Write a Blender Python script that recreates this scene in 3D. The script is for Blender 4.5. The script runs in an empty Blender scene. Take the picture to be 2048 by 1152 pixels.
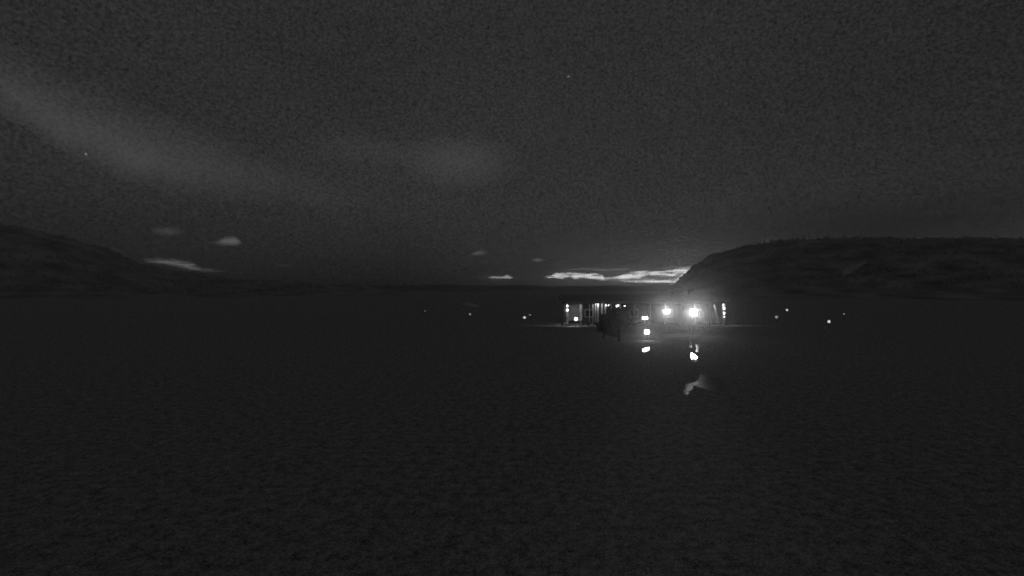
import bpy, math, random
from mathutils import Vector, noise as mnoise

random.seed(7)
scene = bpy.context.scene
COL = scene.collection
R = math.radians

# ------------------------------------------------------------------ camera
CAM_Z = 6.0            # webcam on a mast, looking level
F = 1000.0             # focal length in pixels of a 2048 px wide frame
PX, PY = 1088.0, 576.0 # where the optical axis meets the 2048 x 1152 frame
cam_data = bpy.data.cameras.new('camera')
cam_data.sensor_width = 36.0
cam_data.lens = 36.0 * F / 2048.0
cam_data.shift_x = -(PX - 1024.0) / 2048.0
cam_data.clip_start = 0.1
cam_data.clip_end = 6000.0
cam = bpy.data.objects.new('camera', cam_data)
cam.location = (0, 0, CAM_Z)
cam.rotation_euler = (R(90), 0, 0)
COL.objects.link(cam)
scene.camera = cam

scene.view_settings.view_transform = 'Standard'
scene.view_settings.look = 'None'
scene.view_settings.exposure = 0.0
scene.view_settings.gamma = 1.0
scene.view_settings.use_curve_mapping = False
scene.render.engine = 'CYCLES'
cy = scene.cycles
cy.use_denoising = True
cy.denoiser = 'OPENIMAGEDENOISE'
cy.denoising_input_passes = 'RGB_ALBEDO_NORMAL'
cy.denoising_prefilter = 'NONE'
cy.use_adaptive_sampling = True
cy.adaptive_threshold = 0.1
cy.filter_width = 1.9
cy.adaptive_min_samples = 24
cy.max_bounces = 6
cy.diffuse_bounces = 2
cy.glossy_bounces = 3
cy.volume_bounces = 2
cy.transparent_max_bounces = 6
cy.sample_clamp_indirect = 1.0
cy.sample_clamp_direct = 0.0

def azel(x, y):
    """direction of a point of the view, as azimuth and elevation"""
    az = math.atan((x - PX) / F)
    return az, math.atan((PY - y) / F * math.cos(az))

# ------------------------------------------------------------------ sky
world = bpy.data.worlds.new('World')
scene.world = world
world.use_nodes = True
NT = world.node_tree
NT.nodes.clear()

def M(op, a, b=None, c=None, clamp=False):
    n = NT.nodes.new('ShaderNodeMath')
    n.operation = op
    n.use_clamp = clamp
    for i, v in enumerate((a, b, c)):
        if v is None:
            continue
        if isinstance(v, (int, float)):
            n.inputs[i].default_value = v
        else:
            NT.links.new(v, n.inputs[i])
    return n.outputs[0]

tc = NT.nodes.new('ShaderNodeTexCoord')
sep = NT.nodes.new('ShaderNodeSeparateXYZ')
NT.links.new(tc.outputs['Generated'], sep.inputs[0])
AZ0 = M('ARCTAN2', sep.outputs[0], sep.outputs[1])
EL0 = M('ARCSINE', sep.outputs[2])

def noise_tex(scale_vec, scale, detail, rough=0.55, off=(0, 0, 0)):
    mp = NT.nodes.new('ShaderNodeMapping')
    mp.inputs['Scale'].default_value = scale_vec
    mp.inputs['Location'].default_value = off
    NT.links.new(tc.outputs['Generated'], mp.inputs['Vector'])
    n = NT.nodes.new('ShaderNodeTexNoise')
    n.inputs['Scale'].default_value = scale
    n.inputs['Detail'].default_value = detail
    n.inputs['Roughness'].default_value = rough
    NT.links.new(mp.outputs[0], n.inputs['Vector'])
    return n.outputs[0]

# ragged cloud edges: bend the sky coordinates with noise
wob = noise_tex((1, 1, 7.0), 60.0, 6.0, 0.85)
wob2 = noise_tex((1, 1, 2.0), 9.0, 2.0, off=(3, 7, 1))
EL = M('MULTIPLY_ADD', M('SUBTRACT', wob, 0.5), 0.016, EL0)
ELS = M('MULTIPLY_ADD', M('SUBTRACT', wob2, 0.5), 0.03, EL0)

def curve(fac, pts):
    n = NT.nodes.new('ShaderNodeFloatCurve')
    cv = n.mapping.curves[0]
    n.mapping.use_clip = False
    pts = sorted(pts)
    while len(cv.points) < len(pts):
        cv.points.new(0.5, 0.5)
    for p, q in zip(cv.points, pts):
        p.location = q
        p.handle_type = 'VECTOR'
    n.mapping.update()
    NT.links.new(fac, n.inputs['Value'])
    return n.outputs[0]

def band(top, bot, soft, el, soft2=None):
    """a break in the cloud between a lower and an upper edge"""
    xs = [p[0] for p in top + bot]
    a0, a1 = azel(min(xs), PY)[0], azel(max(xs), PY)[0]
    t = M('DIVIDE', M('SUBTRACT', AZ0, a0), a1 - a0, clamp=True)
    def pts(e):
        return [((azel(x, y)[0] - a0) / (a1 - a0), azel(x, y)[1] * 2.0) for x, y in e]
    tp = M('MULTIPLY', curve(t, pts(top)), 0.5)
    bt = M('MULTIPLY', curve(t, pts(bot)), 0.5)
    m = M('MULTIPLY', M('MULTIPLY_ADD', M('SUBTRACT', tp, el), 1.0 / soft, 0.0, clamp=True),
          M('MULTIPLY_ADD', M('SUBTRACT', el, bt), 1.0 / (soft2 or soft), 0.0, clamp=True))
    return m

def puff(x, y, rx, ry, soft, el, tilt=0.0):
    a, e = azel(x, y)
    k = math.cos(a) ** 2
    rx, ry = rx / F * k, ry / F * math.cos(a)
    dx = M('SUBTRACT', AZ0, a)
    dy = M('SUBTRACT', el, e)
    if tilt:
        dy = M('MULTIPLY_ADD', dx, -math.tan(tilt), dy)
    d = M('SQRT', M('ADD', M('POWER', M('ABSOLUTE', M('DIVIDE', dx, rx)), 2.0),
                    M('POWER', M('ABSOLUTE', M('DIVIDE', dy, ry)), 2.0)))
    m = M('DIVIDE', M('SUBTRACT', 1.0, d), soft, clamp=True)
    return M('SMOOTH_MIN', m, 1.0, 0.15)

terms = []
def add(mask, level, vary=None):
    v = M('MULTIPLY', mask, level)
    if vary is not None:
        v = M('MULTIPLY', v, vary)
    terms.append(v)

streak_tex = noise_tex((1, 1, 14.0), 30.0, 5.0, 0.7)
vary = M('MULTIPLY_ADD', streak_tex, 7.0, -2.75, clamp=True)
# the big lit break over the horizon, left tongue and right wedge
A = band([(1084, 554), (1096, 551), (1112, 546), (1135, 544), (1160, 546), (1188, 546), (1204, 549), (1212, 558)],
         [(1084, 554), (1098, 556), (1125, 558), (1140, 554), (1152, 559), (1175, 558), (1196, 560), (1212, 558)], 0.0025, EL)
B = band([(1190, 562), (1205, 556), (1235, 552), (1262, 544), (1290, 541), (1330, 541), (1352, 538), (1420, 530)],
         [(1190, 562), (1225, 561), (1260, 565), (1300, 566), (1340, 567), (1360, 566), (1420, 560)], 0.0025, EL)
H = band([(1268, 560), (1285, 552), (1297, 547), (1310, 549), (1335, 549), (1352, 553)],
         [(1268, 560), (1288, 560), (1310, 562), (1335, 560), (1352, 553)], 0.003, EL)
B = M('MULTIPLY', B, M('MULTIPLY_ADD', H, -0.85, 1.0))
K = band([(1340, 556), (1347, 551), (1356, 546), (1364, 545), (1372, 547)],
         [(1340, 562), (1347, 563), (1356, 556), (1364, 549), (1372, 547)], 0.002, EL)
B = M('MULTIPLY', B, M('MULTIPLY_ADD', K, -0.8, 1.0))
C = band([(1100, 541), (1130, 538), (1180, 536), (1215, 538), (1255, 536), (1262, 539)],
         [(1100, 541), (1130, 540.5), (1180, 540), (1215, 542), (1240, 541), (1262, 539)], 0.0025, EL)
D = band([(1310, 537), (1335, 535), (1370, 532), (1430, 522)],
         [(1310, 537), (1335, 540), (1365, 541), (1430, 538)], 0.003, EL)
E = band([(972, 555), (985, 552), (1005, 553), (1014, 549), (1020, 552), (1028, 555)],
         [(972, 555), (985, 557), (1010, 557.5), (1020, 558), (1028, 555)], 0.0018, EL0)
add(A, 1.05, vary); add(B, 1.15, vary); add(C, 0.20); add(D, 0.30, vary); add(E, 0.40)
add(puff(1235, 555, 210, 26, 1.0, EL), 0.035)                       # glow round the break
add(puff(1000, 556, 60, 12, 1.0, EL), 0.02)
add(puff(958, 506, 20, 5.5, 0.9, EL, R(8)), 0.085)
add(puff(1076, 520, 15, 5, 1.0, EL), 0.11)
# breaks over the western hill
L1 = band([(270, 518), (300, 515), (345, 516), (385, 524), (402, 534), (440, 539), (475, 543)],
          [(270, 518), (300, 527), (340, 533), (380, 541), (420, 545), (475, 543)], 0.006, EL)
add(L1, 0.19, vary)
L2 = band([(390, 487), (415, 484), (435, 480), (450, 472), (470, 471), (482, 480), (486, 487)],
          [(390, 487), (420, 488), (450, 493), (470, 493), (482, 490), (486, 487)], 0.008, EL0)
add(L2, 0.125)
add(puff(335, 463, 36, 11, 1.0, EL), 0.045)
add(puff(228, 500, 18, 5, 1.0, EL), 0.022)
add(puff(568, 531, 26, 3.5, 1.0, EL), 0.022)
# thin high sheets: a long pale band falling from the upper left, a faint pool in the middle
S1 = band([(-400, -60), (0, 70), (128, 140), (300, 205), (450, 265), (560, 316), (640, 352), (700, 402), (730, 434)],
          [(-400, 150), (0, 230), (128, 320), (250, 362), (340, 388), (450, 404), (580, 412), (640, 424), (700, 436), (730, 438)], 0.10, ELS, 0.045)
add(S1, 0.034, M('MULTIPLY_ADD', noise_tex((1, 1, 2.0), 5.0, 4.0, 0.6, (2, 2, 9)), 2.0, 0.0))
add(puff(925, 322, 125, 58, 1.0, ELS), 0.026)
add(puff(760, 303, 170, 34, 1.0, ELS), 0.010)

# twilight sky behind an even cloud deck
nish = NT.nodes.new('ShaderNodeTexSky')
nish.sky_type = 'NISHITA'
nish.sun_disc = False
nish.sun_elevation = R(-4.0)
nish.sun_rotation = R(10.0)
bw = NT.nodes.new('ShaderNodeRGBToBW')
NT.links.new(nish.outputs[0], bw.inputs[0])
deck = noise_tex((1, 1, 2.2), 2.2, 5.0)
total = M('MULTIPLY_ADD', M('SUBTRACT', deck, 0.5), 0.016, 0.0230)
total = M('MULTIPLY_ADD', bw.outputs[0], 0.05, total)
# the deck is thinner, and so paler, towards the afterglow in the west
west = M('COSINE', M('SUBTRACT', AZ0, R(-25)))
total = M('MULTIPLY', total, M('MULTIPLY_ADD', west, 0.24, 0.80))
low = M('MULTIPLY', M('MULTIPLY_ADD', EL0, -1.0 / 0.17, 1.0, clamp=True), M('DIVIDE', M('ABSOLUTE', M('SUBTRACT', AZ0, R(8))), 0.45, clamp=True))
total = M('MULTIPLY', total, M('MULTIPLY_ADD', low, -0.62, 1.0))   # the deck thickens down to the horizon away from the afterglow
mottle = noise_tex((1, 1, 1.3), 200.0, 2.0, 0.8, (5, 1, 2))     # fine mottling added in place of camera grain
total = M('MULTIPLY', total, M('MULTIPLY_ADD', mottle, 2.8, -0.4))
for t in terms:
    total = M('ADD', total, t)
# a dark cloud bank resting on the eastern hill
total = M('MULTIPLY', total, M('MULTIPLY_ADD', puff(1760, 480, 560, 120, 1.0, ELS), -0.55, 1.0))
# two stars
for (x, y, lv) in ((172, 308, 0.32), (1137, 153, 0.18)):
    total = M('ADD', total, M('MULTIPLY', puff(x, y, 3.2, 2.6, 1.0, EL0), lv))
bg = NT.nodes.new('ShaderNodeBackground')
NT.links.new(total, bg.inputs['Color'])
bg.inputs['Strength'].default_value = 1.0
wo = NT.nodes.new('ShaderNodeOutputWorld')
NT.links.new(bg.outputs[0], wo.inputs['Surface'])

# ------------------------------------------------------------------ helpers
def px(x, y, d):
    """the place a pixel shows at the distance d in front of the camera"""
    return Vector(((x - PX) * d / F, d, CAM_Z + (PY - y) * d / F))

def gpx(x, y):
    d = CAM_Z * F / (y - PY)
    return ((x - PX) * d / F, d)

class MB:
    """collects shapes into one mesh"""
    def __init__(self):
        self.v = []; self.f = []
    def add(self, vs, fs):
        o = len(self.v)
        self.v += [tuple(p) for p in vs]
        self.f += [tuple(i + o for i in f) for f in fs]
        return self
    def box(self, c, s, rz=0.0, rx=0.0, taper=1.0):
        vs = []
        for z in (-1, 1):
            k = taper if z > 0 else 1.0
            for x, y in ((-1, -1), (1, -1), (1, 1), (-1, 1)):
                p = Vector((x * s[0] / 2 * k, y * s[1] / 2 * k, z * s[2] / 2))
                if rx:
                    p = Vector((p.x, p.y * math.cos(rx) - p.z * math.sin(rx), p.y * math.sin(rx) + p.z * math.cos(rx)))
                if rz:
                    p = Vector((p.x * math.cos(rz) - p.y * math.sin(rz), p.x * math.sin(rz) + p.y * math.cos(rz), p.z))
                vs.append(p + Vector(c))
        return self.add(vs, [(3, 2, 1, 0), (4, 5, 6, 7), (0, 1, 5, 4), (1, 2, 6, 5), (2, 3, 7, 6), (3, 0, 4, 7)])
    def tube(self, pts, rad, n=8):
        vs = []; fs = []
        for i, p in enumerate(pts):
            p = Vector(p)
            a = Vector(pts[max(i - 1, 0)]); b = Vector(pts[min(i + 1, len(pts) - 1)])
            d = (b - a).normalized()
            u = d.orthogonal().normalized(); w = d.cross(u)
            r = rad[i] if isinstance(rad, (list, tuple)) else rad
            for k in range(n):
                t = 2 * math.pi * k / n
                vs.append(p + (u * math.cos(t) + w * math.sin(t)) * r)
        for i in range(len(pts) - 1):
            for k in range(n):
                fs.append((i * n + k, i * n + (k + 1) % n, (i + 1) * n + (k + 1) % n, (i + 1) * n + k))
        fs.append(tuple(range(n - 1, -1, -1)))
        fs.append(tuple(range((len(pts) - 1) * n, len(pts) * n)))
        return self.add(vs, fs)
    def lathe(self, c, prof, n=12):
        vs = []; fs = []
        for r, z in prof:
            for k in range(n):
                t = 2 * math.pi * k / n
                vs.append((c[0] + r * math.cos(t), c[1] + r * math.sin(t), c[2] + z))
        for i in range(len(prof) - 1):
            for k in range(n):
                fs.append((i * n + k, i * n + (k + 1) % n, (i + 1) * n + (k + 1) % n, (i + 1) * n + k))
        fs.append(tuple(range(n - 1, -1, -1)))
        fs.append(tuple(range((len(prof) - 1) * n, len(prof) * n)))
        return self.add(vs, fs)
    def build(self, name, m, parent=None, smooth=False):
        me = bpy.data.meshes.new(name)
        me.from_pydata(self.v, [], self.f)
        me.update()
        if m is not None:
            me.materials.append(m)
        if smooth:
            me.polygons.foreach_set('use_smooth', [True] * len(me.polygons))
        o = bpy.data.objects.new(name, me)
        COL.objects.link(o)
        if parent is not None:
            o.parent = parent
        return o

def tag(o, label, cat, group=None):
    o['label'] = label; o['category'] = cat
    if group:
        o['group'] = group
    return o

def thing(name, label, cat, loc=(0, 0, 0), rz=0.0, group=None):
    o = bpy.data.objects.new(name, None)
    COL.objects.link(o)
    o.location = loc; o.rotation_euler = (0, 0, rz)
    return tag(o, label, cat, group)

def setting(o, label=None, kind='structure'):
    o['kind'] = kind
    if label:
        o['label'] = label
    return o

def copy_tree(o, parent=None):
    c = o.copy()
    COL.objects.link(c)
    c.parent = parent
    for ch in list(o.children):
        copy_tree(ch, c)
    return c

def mat(name, col, rough=0.8, spec=0.3, var=0.25, scale=4.0, bump=0.0, detail=4.0, metallic=0.0):
    m = bpy.data.materials.new(name)
    m.use_nodes = True
    nt = m.node_tree
    b = nt.nodes['Principled BSDF']
    b.inputs['Roughness'].default_value = rough
    b.inputs['Specular IOR Level'].default_value = spec
    b.inputs['Metallic'].default_value = metallic
    t = nt.nodes.new('ShaderNodeTexCoord')
    n = nt.nodes.new('ShaderNodeTexNoise')
    n.inputs['Scale'].default_value = scale
    n.inputs['Detail'].default_value = detail
    nt.links.new(t.outputs['Object'], n.inputs['Vector'])
    r = nt.nodes.new('ShaderNodeMapRange')
    r.inputs['From Min'].default_value = 0.3; r.inputs['From Max'].default_value = 0.7
    r.inputs['To Min'].default_value = col * (1 - var); r.inputs['To Max'].default_value = col * (1 + var)
    nt.links.new(n.outputs[0], r.inputs[0])
    nt.links.new(r.outputs[0], b.inputs['Base Color'])
    if bump:
        bp = nt.nodes.new('ShaderNodeBump')
        bp.inputs['Strength'].default_value = bump
        bp.inputs['Distance'].default_value = 0.05
        nt.links.new(n.outputs[0], bp.inputs['Height'])
        nt.links.new(bp.outputs[0], b.inputs['Normal'])
    return m

def glow(name, strength):
    m = bpy.data.materials.new(name)
    m.use_nodes = True
    nt = m.node_tree
    b = nt.nodes['Principled BSDF']
    b.inputs['Base Color'].default_value = (0.8, 0.8, 0.8, 1)
    b.inputs['Emission Color'].default_value = (1, 1, 1, 1)
    b.inputs['Emission Strength'].default_value = strength
    return m

def ground_mat():
    m = bpy.data.materials.new('rough_grass_and_gravel')
    m.use_nodes = True
    nt = m.node_tree
    b = nt.nodes['Principled BSDF']
    b.inputs['Roughness'].default_value = 0.9
    b.inputs['Specular IOR Level'].default_value = 0.1
    t = nt.nodes.new('ShaderNodeTexCoord')
    prev = None
    for sc, dt, rg, amp in ((1.1, 6.0, 0.9, 1.2), (3.0, 8.0, 0.95, 6.5), (16.0, 6.0, 0.85, 6.0)):
        n = nt.nodes.new('ShaderNodeTexNoise')
        n.inputs['Scale'].default_value = sc
        n.inputs['Detail'].default_value = dt
        n.inputs['Roughness'].default_value = rg
        nt.links.new(t.outputs['Object'], n.inputs['Vector'])
        a = nt.nodes.new('ShaderNodeMath'); a.operation = 'MULTIPLY_ADD'
        nt.links.new(n.outputs[0], a.inputs[0])
        a.inputs[1].default_value = amp
        if prev is None:
            a.inputs[2].default_value = 1.0 - (1.2 + 6.5 + 6.0) / 2
        else:
            nt.links.new(prev, a.inputs[2])
        first = n
        prev = a.outputs[0]
    k = nt.nodes.new('ShaderNodeMath'); k.operation = 'MULTIPLY'; k.use_clamp = True
    nt.links.new(prev, k.inputs[0]); k.inputs[1].default_value = 0.52
    nt.links.new(k.outputs[0], b.inputs['Base Color'])
    bp = nt.nodes.new('ShaderNodeBump')
    bp.inputs['Strength'].default_value = 0.7
    bp.inputs['Distance'].default_value = 0.06
    nt.links.new(first.outputs[0], bp.inputs['Height'])
    nt.links.new(bp.outputs[0], b.inputs['Normal'])
    return m

def water_mat(name, rough, ripple, scale):
    m = bpy.data.materials.new(name)
    m.use_nodes = True
    nt = m.node_tree
    b = nt.nodes['Principled BSDF']
    b.inputs['Base Color'].default_value = (0.05, 0.05, 0.05, 1)
    b.inputs['Roughness'].default_value = rough
    b.inputs['IOR'].default_value = 1.33
    t = nt.nodes.new('ShaderNodeTexCoord')
    n = nt.nodes.new('ShaderNodeTexNoise')
    n.inputs['Scale'].default_value = scale
    n.inputs['Detail'].default_value = 3.0
    nt.links.new(t.outputs['Object'], n.inputs['Vector'])
    bp = nt.nodes.new('ShaderNodeBump')
    bp.inputs['Strength'].default_value = ripple
    bp.inputs['Distance'].default_value = 0.02
    nt.links.new(n.outputs[0], bp.inputs['Height'])
    nt.links.new(bp.outputs[0], b.inputs['Normal'])
    return m

M_ground = ground_mat()
M_hill = mat('hill_scrub', 0.47, 0.95, 0.05, 0.5, 0.05, 0.4)
M_wood = mat('scrub_leaves', 0.62, 0.9, 0.05, 0.4, 0.3)
M_far = mat('far_hill', 0.30, 0.95, 0.05, 0.3, 0.01)
M_scree = mat('pale_scree', 0.82, 0.9, 0.1, 0.15, 0.3, 0.4)
M_leaf = mat('leaf', 0.34, 0.6, 0.3, 0.4, 1.2)
M_leaf2 = mat('shrub_leaf', 0.30, 0.6, 0.3, 0.4, 2.0)
M_bark = mat('bark', 0.10, 0.9, 0.1, 0.3, 6.0, 0.5)
M_white = mat('white_painted_timber', 0.82, 0.6, 0.3, 0.08, 5.0, 0.1)
M_wall = mat('stained_board_wall', 0.09, 0.85, 0.2, 0.15, 1.5, 0.2)
M_panel = mat('lamplit_wall_panel', 0.42, 0.8, 0.2, 0.15, 2.0, 0.1)  # lamplight on the wall put into a paler colour
M_roof = mat('grey_roof_sheet', 0.42, 0.6, 0.3, 0.25, 2.0, 0.1)
M_timber = mat('dark_timber', 0.10, 0.7, 0.3, 0.3, 5.0, 0.2)
M_steel = mat('galvanised_steel', 0.35, 0.45, 0.5, 0.15, 7.0, 0.0, 4.0, 0.6)
M_black = mat('black_housing', 0.04, 0.5, 0.4, 0.2, 6.0)
M_glass = mat('dark_window_glass', 0.03, 0.08, 0.5, 0.1, 2.0)
G_flood = glow('floodlight_lens_lit', 16.0)
G_globe_big = glow('globe_brightly_lit', 5.0)
G_globe = glow('globe_lit', 0.75)
G_globe_dim = glow('globe_dimly_lit', 0.28)
G_bulb = glow('bulb_lit', 5.0)
G_tube = glow('ceiling_lamp_lit', 2.0)
for m_ in (G_tube, G_bulb, G_globe_dim, G_globe, G_globe_big):
    m_.cycles.emission_sampling = 'NONE'

# ------------------------------------------------------------------ ground, hills, woods
def disc_sheet(name, rings, seg, m):
    vs = [(0, 0, 0)]; fs = []
    for r in rings:
        for k in range(seg):
            t = 2 * math.pi * k / seg
            vs.append((r * math.cos(t), r * math.sin(t), 0))
    for k in range(seg):
        fs.append((0, 1 + k, 1 + (k + 1) % seg))
    for i in range(len(rings) - 1):
        a, b = 1 + i * seg, 1 + (i + 1) * seg
        for k in range(seg):
            fs.append((a + k, b + k, b + (k + 1) % seg, a + (k + 1) % seg))
    o = MB().add(vs, fs).build(name, m)
    return o
ground = setting(disc_sheet('ground', [20, 60, 150, 400, 900, 1420], 48, M_ground))

def interp(pts, x):
    if x <= pts[0][0]:
        return pts[0][1]
    for (a, b), (c, d) in zip(pts, pts[1:]):
        if x <= c:
            t = (x - a) / (c - a)
            t = t * t * (3 - 2 * t) * 0.5 + t * 0.5
            return b + (d - b) * t
    return pts[-1][1]

def ridge(name, m, a0, a1, na, crest, r0, rc, r1, nr, rough):
    """a hill: rises from r0 to its crest at rc and falls away to r1; crest(az) is its height"""
    def height(az, r):
        h = crest(az)
        t = (r - r0) / (rc - r0) if r < rc else (r1 - r) / (r1 - rc)
        t = max(0.0, min(1.0, t))
        s = t * t * (3 - 2 * t)
        x, y = r * math.sin(az), r * math.cos(az)
        n = mnoise.fractal(Vector((x * 0.02, y * 0.02, 3.1)), 1.0, 2.0, 4)
        return max(-0.3, h * s + n * rough * s * min(1.0, max(h, 0) / 8.0)) if h > 0.02 else -0.3
    vs = []; fs = []
    for i in range(na + 1):
        az = a0 + (a1 - a0) * i / na
        for j in range(nr + 1):
            r = r0 + (r1 - r0) * j / nr
            vs.append((r * math.sin(az), r * math.cos(az), height(az, r)))
    for i in range(na):
        for j in range(nr):
            k = i * (nr + 1) + j
            fs.append((k, k + 1, k + nr + 2, k + nr + 1))
    o = setting(MB().add(vs, fs).build(name, m, smooth=True))
    return o, height

def crest_from(pts, rc, drop=0.0):
    q = []
    for x, y in pts:
        a, e = azel(x, y)
        q.append((a, max(0.0, CAM_Z + rc * math.tan(e) - drop)))
    return q

RC = 620.0
right_pts = crest_from([(1330, 580), (1345, 570), (1368, 550), (1388, 530), (1430, 508), (1500, 494), (1600, 481), (1700, 476), (1850, 476), (2048, 478)], RC, 1.2)
right_pts = [(azel(1320, 576)[0], 0.0)] + right_pts + [(R(60), 75.0), (R(80), 50.0), (R(100), 0.0)]
hill_r, h_right = ridge('hill', M_hill, right_pts[0][0], R(100), 220, lambda a: interp(right_pts, a), 330.0, RC, 880.0, 46, 4.0)
setting(hill_r, 'dark hill rising to the right behind the lit building')
LC = 650.0
left_pts = crest_from([(-200, 420), (40, 455), (128, 474), (200, 493), (300, 532), (350, 545), (450, 554), (560, 562), (700, 570)], LC, 1.0)
left_pts = [(R(-110), 0.0), (R(-80), 70.0)] + left_pts + [(azel(820, 576)[0], 0.0)]
hill_l, h_left = ridge('hill', M_hill, R(-110), left_pts[-1][0], 200, lambda a: interp(left_pts, a), 380.0, LC, 890.0, 40, 4.0)
setting(hill_l, 'dark hill sloping down from the left edge')
def far_crest(a):
    return 9.0 + 6.0 * mnoise.fractal(Vector((a * 6.0, 2.0, 0.3)), 1.0, 2.0, 4) + 3.5
far, h_far = ridge('distant_hills', M_far, R(-180), R(180), 360, far_crest, 900.0, 1150.0, 1400.0, 12, 1.0)
setting(far, 'low distant hills along the horizon')

def bushes(name, height, spots, label):
    mb = MB()
    for (az, r, th) in spots:
        z = height(az, r)
        x, y = r * math.sin(az), r * math.cos(az)
        w = th * random.uniform(0.4, 0.8)
        n = 6
        for (za, zb, k) in ((0.02, 0.62, 1.0), (0.36, 0.86, 0.8), (0.62, 1.0, 0.55)):
            t0 = random.random() * 6
            ring = [(x + math.cos(t0 + 6.283 * i / n) * w * k * random.uniform(0.7, 1.15),
                     y + math.sin(t0 + 6.283 * i / n) * w * k * random.uniform(0.7, 1.15),
                     z + th * za + random.uniform(-.03, .03) * th) for i in range(n)]
            ring.append((x, y, z + th * zb))
            mb.add(ring, [(i, (i + 1) % n, n) for i in range(n)])
    return setting(mb.build(name, M_wood), label, 'stuff')

spots = []
while len(spots) < 5200:
    az = random.uniform(right_pts[0][0], R(75)); r = random.uniform(390, 700)
    if interp(right_pts, az) > 0.6:
        k = min(1.0, interp(right_pts, az) / 12.0)
        spots.append((az, r, random.uniform(0.9, 2.4) * (0.25 + 0.75 * k)))
bushes('scrub', h_right, spots, 'dark scrub covering the right hill')
spots = []
while len(spots) < 3800:
    az = random.uniform(R(-75), azel(640, 576)[0]); r = random.uniform(430, 720)
    if interp(left_pts, az) > 1.0:
        k = min(1.0, interp(left_pts, az) / 12.0)
        spots.append((az, r, random.uniform(0.8, 2.2) * (0.15 + 0.85 * k)))
bushes('scrub', h_left, spots, 'dark scrub covering the left hill')

# ------------------------------------------------------------------ water lying on the ground
def sheet(name, outline, m, z, label, jag=0.0):
    """an irregular flat sheet of water; outline given on the ground"""
    n = len(outline)
    pts = []
    for i in range(n):
        a, b = Vector(outline[i]), Vector(outline[(i + 1) % n])
        for t in (0.0, 0.34, 0.67):
            p = a.lerp(b, t)
            p += Vector((random.uniform(-jag, jag), random.uniform(-jag, jag) * 2.0))
            pts.append(p)
    c = sum(pts, Vector((0, 0))) / len(pts)
    mb = MB().add([(p.x - c.x, p.y - c.y, 0) for p in pts], [tuple(range(len(pts)))])
    o = mb.build(name, m)
    o.location = (c.x, c.y, z)
    nz = o.data.polygons[0].normal.z
    if nz < 0:
        o.data.flip_normals()
    return setting(o, label)

W_still = water_mat('still_water', 0.03, 0.05, 3.0)
W_wet = water_mat('shallow_rippled_water', 0.16, 0.25, 6.0)
W_film = water_mat('wet_film_on_gravel', 0.33, 0.5, 8.0)
W_pond = water_mat('pond_water', 0.06, 0.05, 0.5)
def gp(l):
    return [gpx(x, y) for x, y in l]
sheet('puddle', gp([(1372, 706), (1381, 705), (1392, 711), (1402, 716), (1400, 722), (1390, 725), (1380, 720), (1374, 713)]), W_still, 0.008,
      'small puddle mirroring the brightest floodlight', 0.06)
sheet('puddle', gp([(1371, 682), (1379, 681), (1382, 690), (1384, 695), (1377, 697), (1374, 690)]), W_wet, 0.008,
      'narrow bright wet patch left of the pair beyond the mirror puddle', 0.05)
sheet('puddle', gp([(1391, 688), (1402, 690), (1398, 697), (1397, 704), (1390, 704), (1393, 696)]), W_wet, 0.008,
      'narrow bright wet patch right of the pair beyond the mirror puddle', 0.05)
sheet('puddle', gp([(1276, 700), (1286, 697), (1302, 694), (1306, 700), (1296, 703), (1284, 704)]), W_still, 0.008,
      'small puddle mirroring the left floodlight', 0.06)
sheet('puddle', gp([(1367, 786), (1372, 770), (1390, 763), (1400, 752), (1412, 748), (1425, 754), (1447, 757), (1452, 770), (1444, 781), (1420, 782), (1395, 772), (1385, 771), (1380, 784), (1372, 790)]), W_film, 0.008,
      'wide pale wet patch on the dark ground nearest the camera', 0.10)
sheet('pond', gp([(922, 606), (935, 604), (950, 608), (960, 612), (952, 615), (940, 612), (926, 610)]), W_pond, 0.008,
      'small far pond catching the pale sky')

# pale scree on the right hill
def scree():
    """a drift of pale boulders lying on the slope"""
    mb = MB()
    a0, a1 = azel(1686, 540)[0], azel(1734, 540)[0]
    for _ in range(4200):
        u = min(1.0, max(0.0, random.gauss(0.45, 0.2))); v = random.gauss(0.0, 0.5)
        az = a0 + (a1 - a0) * u
        r = 432 + 34 * u + v * 13 * (1.2 - u)
        x, y, z = r * math.sin(az), r * math.cos(az), h_right(az, r) + 0.9
        s = random.uniform(.35, .95)
        ring = [(x + s * random.uniform(.6, 1.1) * math.cos(k * 1.2566), y + s * random.uniform(.6, 1.1) * math.sin(k * 1.2566), z - .25) for k in range(5)]
        ring.append((x + random.uniform(-.2, .2), y + random.uniform(-.2, .2), z + s * .22))
        mb.add(ring, [(k, (k + 1) % 5, 5) for k in range(5)])
    return setting(mb.build('scree', M_scree), 'pale drift of boulders on the right hillside', 'stuff')
scree()

# ------------------------------------------------------------------ the lodge with its lit veranda
D = 81.0
def bx(x):  return (x - PX) * D / F
X0, X1 = bx(1128), bx(1450)
lodge = thing('lodge', 'long low building with a lit white veranda below the dark hill', 'building', (0, D, 0))
EAVE = 3.74
def part(name, mb, m, parent=lodge, smooth=False):
    return mb.build(name, m, parent, smooth)
cx, wid = (X0 + X1) / 2, X1 - X0
part('wall', MB().box((cx, 3.2, 1.72), (wid - 0.8, 0.25, 3.44)), M_wall)
part('side_wall', MB().box((X0 + 0.5, 6.4, 1.72), (0.25, 6.1, 3.44)), M_wall)
part('side_wall', MB().box((X1 - 0.5, 6.4, 1.72), (0.25, 6.1, 3.44)), M_wall)
part('rear_wall', MB().box((cx, 9.6, 1.72), (wid - 0.8, 0.25, 3.44)), M_wall)
part('deck', MB().box((cx, 0.95, 0.06), (wid + 0.8, 4.3, 0.12)), M_timber)  # dark boards carried forward to take down the lamplit strip of ground
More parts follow.
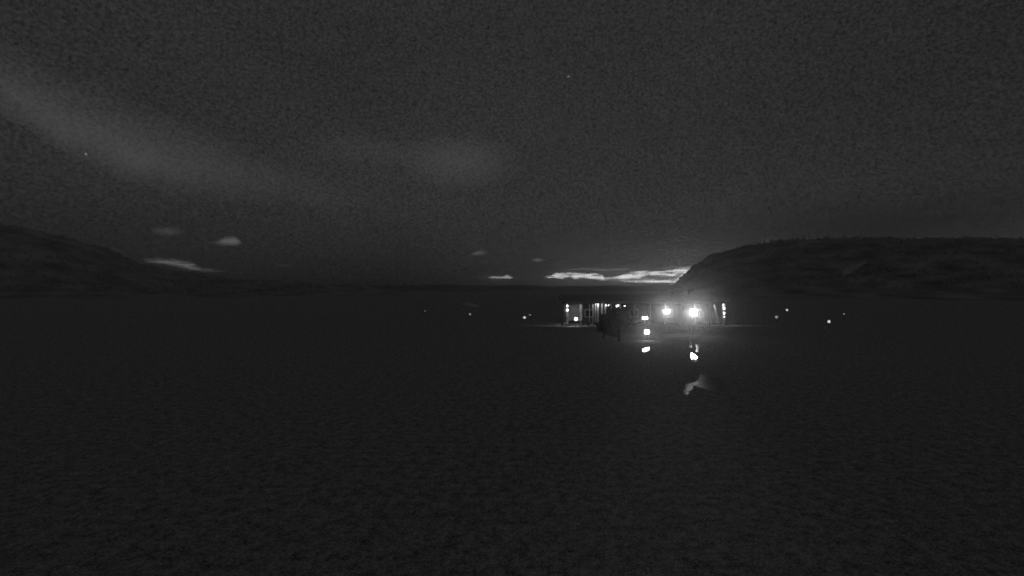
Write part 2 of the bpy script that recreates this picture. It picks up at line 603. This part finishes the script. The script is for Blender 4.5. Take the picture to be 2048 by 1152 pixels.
# roof: low pitched, with a deep front slope over the veranda
rf = MB()
ys = [(-0.45, EAVE + 0.02), (4.6, 4.75), (10.2, EAVE + 0.02)]
vs = []
for x in (X0 - 0.5, X1 + 0.5):
    for (y, z) in ys:
        vs.append((x, y, z)); vs.append((x, y, z + 0.14))
rf.add(vs, [(0, 6, 8, 2), (2, 8, 10, 4), (1, 3, 9, 7), (3, 5, 11, 9), (0, 1, 7, 6), (4, 10, 11, 5),
            (0, 2, 3, 1), (2, 4, 5, 3), (6, 7, 9, 8), (8, 9, 11, 10)])
roof = part('roof', rf, M_roof)
part('chimney', MB().box((bx(1400), 5.0, 5.1), (0.8, 0.7, 1.2)).box((bx(1400), 5.0, 5.75), (0.95, 0.85, 0.12)), M_roof, roof)
part('fascia', MB().box((cx, -0.50, EAVE - 0.06), (wid + 1.0, 0.06, 0.42)), M_roof)
# each veranda post
for x, w in ((1128.8, .13), (1134.5, .36), (1162, .38), (1179, .12), (1186, .14), (1191, .14), (1196, .22), (1204, .16), (1210.5, .16),
             (1222, .16), (1240, .2), (1270, .2), (1300, .2), (1330, .2), (1360, .2), (1390, .2), (1420, .2), (1447.5, .36)):
    part('post', MB().box((bx(x), 0.0, EAVE / 2 - 0.03), (w, w, EAVE - 0.2)), M_white)
# leaning brace near the right end
part('brace', MB().tube([(bx(1436), -0.15, 0.15), (bx(1426), -0.1, 3.3)], 0.2, 8), M_white)
# panel coloured paler for the lamplit wall of the first bay, doors and windows further along
part('panel', MB().box((bx(1147), 2.85, 1.9), (2.3, 0.08, 2.8)), M_panel)
for i, x in enumerate((1182, 1230, 1275, 1345, 1405)):
    w = part('window', MB().box((bx(x), 3.06, 1.75), (1.5, 0.06, 1.3)), M_white)
    part('pane', MB().box((bx(x), 3.02, 1.75), (1.3, 0.03, 1.1)), M_glass, w)
dr = part('door', MB().box((bx(1312), 3.05, 1.17), (1.0, 0.07, 2.1)), M_timber)
part('handle', MB().box((bx(1312) + 0.38, 3.0, 1.15), (0.05, 0.06, 0.16)), M_steel, dr)
# lamps under the veranda roof, hidden from above by the eave
for x, e in ((1148, 30.0), (1196, 18.0), (1438, 26.0)):
    cl = part('ceiling_lamp', MB().box((bx(x), -0.36, EAVE - 0.06), (1.1, 0.1, 0.08)), G_tube)
    ld = bpy.data.lights.new('ceiling_light', 'AREA')
    ld.shape = 'RECTANGLE'; ld.size = 1.0; ld.size_y = 0.09; ld.energy = e
    lo = bpy.data.objects.new('ceiling_light', ld)
    COL.objects.link(lo)
    lo.parent = cl
    lo.location = (bx(x), -0.36, EAVE - 0.12)

# festoon of bulbs along the eave and down two posts
def festoon(label, pts, bulbs):
    t = thing('string_light', label, 'string light', (0, D, 0), 0, 'strings of small bulbs on the veranda')
    MB().tube(pts, 0.015, 5).build('cable', M_black, t)
    for (x, y, z, r) in bulbs:
        MB().lathe((x, y, z), [(r * .35, r), (r * .8, r * .55), (r, 0), (r * .75, -r * .6), (r * .25, -r)], 8).build('bulb', G_bulb, t)
    return t
yF = -0.60
ep = [(1200, 609.5), (1213, 611), (1233, 612), (1248, 612), (1262, 612)]
def ez(y):  return CAM_Z + (PY - y) * (D + yF) / F
festoon('string of small bulbs under the eave beside the left veranda bay',
        [(bx(x), yF, ez(y) + 0.14) for x, y in ep],
        [(bx(1211), yF, ez(611), .10), (bx(1216), yF, ez(610.5), .09), (bx(1232), yF, ez(612.5), .13), (bx(1235), yF, ez(611), .11), (bx(1248), yF, ez(612), .10)])
festoon('string of small bulbs hanging down the leftmost bright post',
        [(bx(1134.4), -0.16, 3.2), (bx(1134.4), -0.16, 0.8)],
        [(bx(1134.4), -0.20, ez(612), .10), (bx(1134.4), -0.20, ez(620.5), .14)])
festoon('string of small bulbs hanging down the rightmost post',
        [(bx(1447.5), -0.16, 3.2), (bx(1447.5), -0.16, 0.8)],
        [(bx(1447.5), -0.20, ez(617), .13), (bx(1447.5), -0.20, ez(627), .13), (bx(1447.5), -0.20, ez(634), .07)])

# ------------------------------------------------------------------ floodlights
def floodlight(label, x, y, d, w, h, cells, power, cone, aim_z, tilt=0.0):
    p = px(x, y, d)
    t = thing('floodlight', label, 'floodlight', (p.x, d, 0), math.atan2(-p.x, -d) * -1 + math.pi, 'floodlights on the yard')
    t.rotation_euler = (0, 0, -math.atan2(p.x, d))   # faces the open yard
    hz = p.z
    MB().lathe((0, 0, 0), [(0.22, 0), (0.22, 0.05), (0.08, 0.09), (0.08, 0.14)], 10).build('base', M_steel, t)
    MB().tube([(0, 0.12, 0.02), (0, 0.12, hz - h * 0.5)], [0.07, 0.05], 8).build('pole', M_steel, t)
    MB().tube([(-w / 2 - .05, 0.06, hz), (-w / 2 - .05, 0.12, hz - h * .55), (w / 2 + .05, 0.12, hz - h * .55), (w / 2 + .05, 0.06, hz)], 0.025, 6).build('bracket', M_steel, t)
    hd = MB().box((0, 0.07, hz), (w, 0.16, h))
    for k in range(5):
        hd.box((-w * .4 + w * .2 * k, 0.18, hz), (0.02, 0.07, h * .85))
    hd = hd.build('head', M_black, t)
    MB().box((0, -0.08, hz + h / 2 + .012), (w, 0.16, 0.02)).build('visor', M_black, hd)
    nx, nz = cells
    for i in range(nx):
        for j in range(nz):
            cw, ch = w / nx * .9, h / nz * .9
            c = (-w / 2 + w / nx * (i + .5), -0.02, hz - h / 2 + h / nz * (j + .5))
            q = []
            for a in range(16):
                u = 6.2832 * a / 16
                cu, su = math.cos(u), math.sin(u)
                q.append((math.copysign(abs(cu) ** .6, cu) * cw / 2, math.copysign(abs(su) ** .6, su) * ch / 2))
            vs = [(c[0] + a, c[1], c[2] + b) for a, b in q] + [(c[0] + a * .8, c[1] - .03, c[2] + b * .8) for a, b in q]
            fs = [(k, (k + 1) % 16, 16 + (k + 1) % 16, 16 + k) for k in range(16)] + [tuple(range(16, 32))]
            MB().add(vs, fs).build('lens', G_flood, hd)
    if power > 0:
        ld = bpy.data.lights.new('beam', 'SPOT')
        ld.energy = power
        ld.spot_size = R(cone)
        ld.spot_blend = 1.0
        ld.shadow_soft_size = 0.12
        lo = bpy.data.objects.new('beam', ld)
        COL.objects.link(lo)
        lo.parent = hd
        lo.location = (0, -0.22, hz)
        lo.rotation_euler = Vector((0, -d, aim_z - hz)).to_track_quat('-Z', 'Y').to_euler()
    return t

floodlight('largest brightest floodlight near the right end of the lit building', 1388, 625, 65, 0.84, 0.80, (2, 2), 6500, 20, 8.5)
floodlight('bright floodlight in front of the middle of the lit building', 1333, 623, 65, 0.74, 0.52, (2, 1), 3900, 20, 8.5)
floodlight('small high floodlight to the left of the two brightest', 1290, 636, 65, 0.66, 0.34, (2, 1), 700, 20, 7.8)
floodlight('low floodlight standing below the small left floodlight', 1294, 664, 57.5, 0.58, 0.56, (1, 1), 550, 20, 6.8)

# ------------------------------------------------------------------ globe lamps on short posts
def globe_lamp(label, x, y, d, r, m, proto=None):
    p = px(x, y, d)
    t = thing('globe_lamp', label, 'lamp', (p.x, d, 0), 0, 'globe lamps on short posts')
    hz = p.z
    MB().lathe((0, 0, 0), [(0.12, 0), (0.12, 0.04), (0.05, 0.07), (0.045, hz - r * .9), (0.09, hz - r * .82), (0.09, hz - r * .7)], 8).build('post', M_black, t)
    prof = [(max(.01, math.cos(a) * r), hz + math.sin(a) * r) for a in [R(-68 + 158 * k / 7) for k in range(8)]]
    MB().lathe((0, 0, 0), prof, 12).build('globe', m, t, True)
    MB().lathe((0, 0, 0), [(0.10, hz + r * .96), (0.06, hz + r * 1.08), (0.015, hz + r * 1.16)], 8).build('cap', M_black, t)
    return t
globe_lamp('bright globe lamp at the foot of the left veranda bay', 1152, 638, 79.5, 0.25, G_globe_big)
globe_lamp('globe lamp alone on the dark ground left of the lit building', 1049, 635, 84, 0.19, G_globe)
globe_lamp('faint globe lamp just right of the lone lamp', 1060, 630, 92, 0.13, G_globe_dim)
globe_lamp('small globe lamp below the far pond', 940, 628.5, 97, 0.17, G_globe_dim)
globe_lamp('very faint farthest left globe lamp beyond the pond', 850, 622, 108, 0.10, G_globe_dim)
globe_lamp('upper of the two globe lamps close together right of the building', 1574, 620, 113, 0.21, G_globe)
globe_lamp('dimmer lower globe lamp of the pair right of the building', 1553, 634, 86, 0.22, G_globe_dim)
globe_lamp('brightest and lowest globe lamp far right of the building', 1658, 643, 74, 0.19, G_globe)
globe_lamp('faint globe lamp farthest right under the dark hill', 1688, 628, 96, 0.13, G_globe_dim)

# tall lamps far out on the plain
def street_lamp(label, x, y, d):
    p = px(x, y, d)
    t = thing('street_lamp', label, 'lamp', (p.x, d, 0), 0, 'far lamps on the plain')
    MB().tube([(0, 0, 0), (0, 0, p.z - .1), (0, -.3, p.z + .1), (0, -.8, p.z + .12)], [.09, .07, .05, .05], 6).build('pole', M_steel, t)
    hd = MB().box((0, -1.0, p.z + .12), (.25, .6, .1)).build('head', M_black, t)
    MB().box((0, -1.0, p.z + .045), (.22, .5, .05)).build('lens', G_globe_dim, hd)
street_lamp('faint far street lamp, left of the distant pair', 688, 590, 215)
street_lamp('faint far street lamp, right of the distant pair', 718, 592, 190)

# ------------------------------------------------------------------ trees and shrubs
def leaf_cloud(mb, c, rad, n, size):
    for _ in range(n):
        while True:
            v = Vector((random.uniform(-1, 1), random.uniform(-1, 1), random.uniform(-1, 1)))
            if 0.15 < v.length < 1:
                break
        p = Vector(c) + Vector((v.x * rad[0], v.y * rad[1], v.z * rad[2]))
        u = Vector((random.gauss(0, 1), random.gauss(0, 1), random.gauss(0, 1))).normalized()
        w = u.orthogonal().normalized()
        s = size * random.uniform(.6, 1.4)
        mb.add([p - u * s, p + w * s * .5, p + u * s, p - w * s * .5], [(0, 1, 2, 3)])

def leafy_tree(label, x, d, h, width, base_r=.14):
    t = thing('tree', label, 'tree', ((x - PX) * d / F, d, 0))
    tr = MB().tube([(0, 0, -.05), (.04, .02, h * .25), (-.03, .05, h * .55), (.02, 0, h * .85)], [base_r, base_r * .8, base_r * .5, base_r * .2], 8)
    cr = MB()
    for k in range(22):
        a = random.uniform(0, 6.283); z = random.uniform(.16, .93) * h
        prof = math.sin(min(1, max(.05, (z / h - .05) / .95)) * math.pi) ** .55
        rr = width / 2 * prof * random.uniform(.35, .85)
        q = (math.cos(a) * rr, math.sin(a) * rr, z)
        tr.tube([(0, 0, z * .65), (q[0] * .6, q[1] * .6, z * .9), q], [base_r * .35, base_r * .22, .02], 5)
        s = random.uniform(.5, .85) * width * .26
        leaf_cloud(cr, q, (s, s, s * .8), 150, .10)
    tr.build('trunk', M_bark, t)
    cr.build('crown', M_leaf, t)
    return t
leafy_tree('dark bushy tree standing in front of the lit veranda', 1238, 56, 3.9, 3.6)
leafy_tree('slim dark tree at the left edge of the bushy tree', 1207, 60, 3.0, 1.7, .09)

def shrub(label, x, d, h, w, m=None, n=5):
    t = thing('shrub', label, 'shrub', ((x - PX) * d / F, d, 0), 0, 'shrubs before the veranda')
    st = MB(); fo = MB()
    for k in range(n):
        a = random.uniform(0, 6.283); rr = random.uniform(.1, .5) * w
        q = (math.cos(a) * rr, math.sin(a) * rr, h * random.uniform(.45, .8))
        st.tube([(0, 0, -.03), (q[0] * .5, q[1] * .5, q[2] * .6), q], [.03, .02, .01], 5)
        leaf_cloud(fo, q, (w * .3, w * .3, h * .3), 90, .07)
    st.build('stem', M_bark, t)
    fo.build('foliage', m or M_leaf2, t)
shrub('low shrub right of the bright globe lamp', 1166, 79.0, .9, .9)
shrub('rounded shrub second to the right of the globe lamp', 1177, 78.6, .8, .9)
shrub('shrub nearest the slim dark tree', 1194, 76.5, .8, 1.1)
shrub('pale shrub below and right of the brightest floodlight', 1407, 74.0, .95, 1.0, mat('pale_shrub_leaf', .55, .6, .3, .3, 2.0), 7)

# ------------------------------------------------------------------ bench below the brightest floodlight
bp = px(1388, 660, 69.0)
bench = thing('bench', 'pale bench below the brightest floodlight', 'bench', (bp.x, 69.0, 0), R(8))
for k in range(3):
    MB().box((0, -.16 + .16 * k, .46), (1.5, .13, .04)).build('seat_slat', M_white, bench)
for k in range(2):
    MB().box((0, .27, .62 + .16 * k), (1.5, .035, .12)).build('back_slat', M_white, bench)
for s in (-1, 1):
    MB().box((s * .6, -.15, .215), (.07, .07, .43)).build('leg', M_black, bench)
    MB().box((s * .6, .22, .43), (.07, .06, .86)).build('leg', M_black, bench)

# ------------------------------------------------------------------ night haze
hz = MB().box((0, 0, 59.0), (3000, 3000, 120.0)).build('haze', None)
setting(hz, 'thin night haze', 'stuff')
hm = bpy.data.materials.new('haze_air')
hm.use_nodes = True
hm.node_tree.nodes.clear()
vol = hm.node_tree.nodes.new('ShaderNodeVolumePrincipled')
vol.inputs['Color'].default_value = (0.95, 0.95, 0.95, 1)
vol.inputs['Density'].default_value = 0.0004
vol.inputs['Anisotropy'].default_value = 0.955
mo = hm.node_tree.nodes.new('ShaderNodeOutputMaterial')
hm.node_tree.links.new(vol.outputs[0], mo.inputs['Volume'])
hm.cycles.volume_sampling = 'EQUIANGULAR'
hz.data.materials.append(hm)
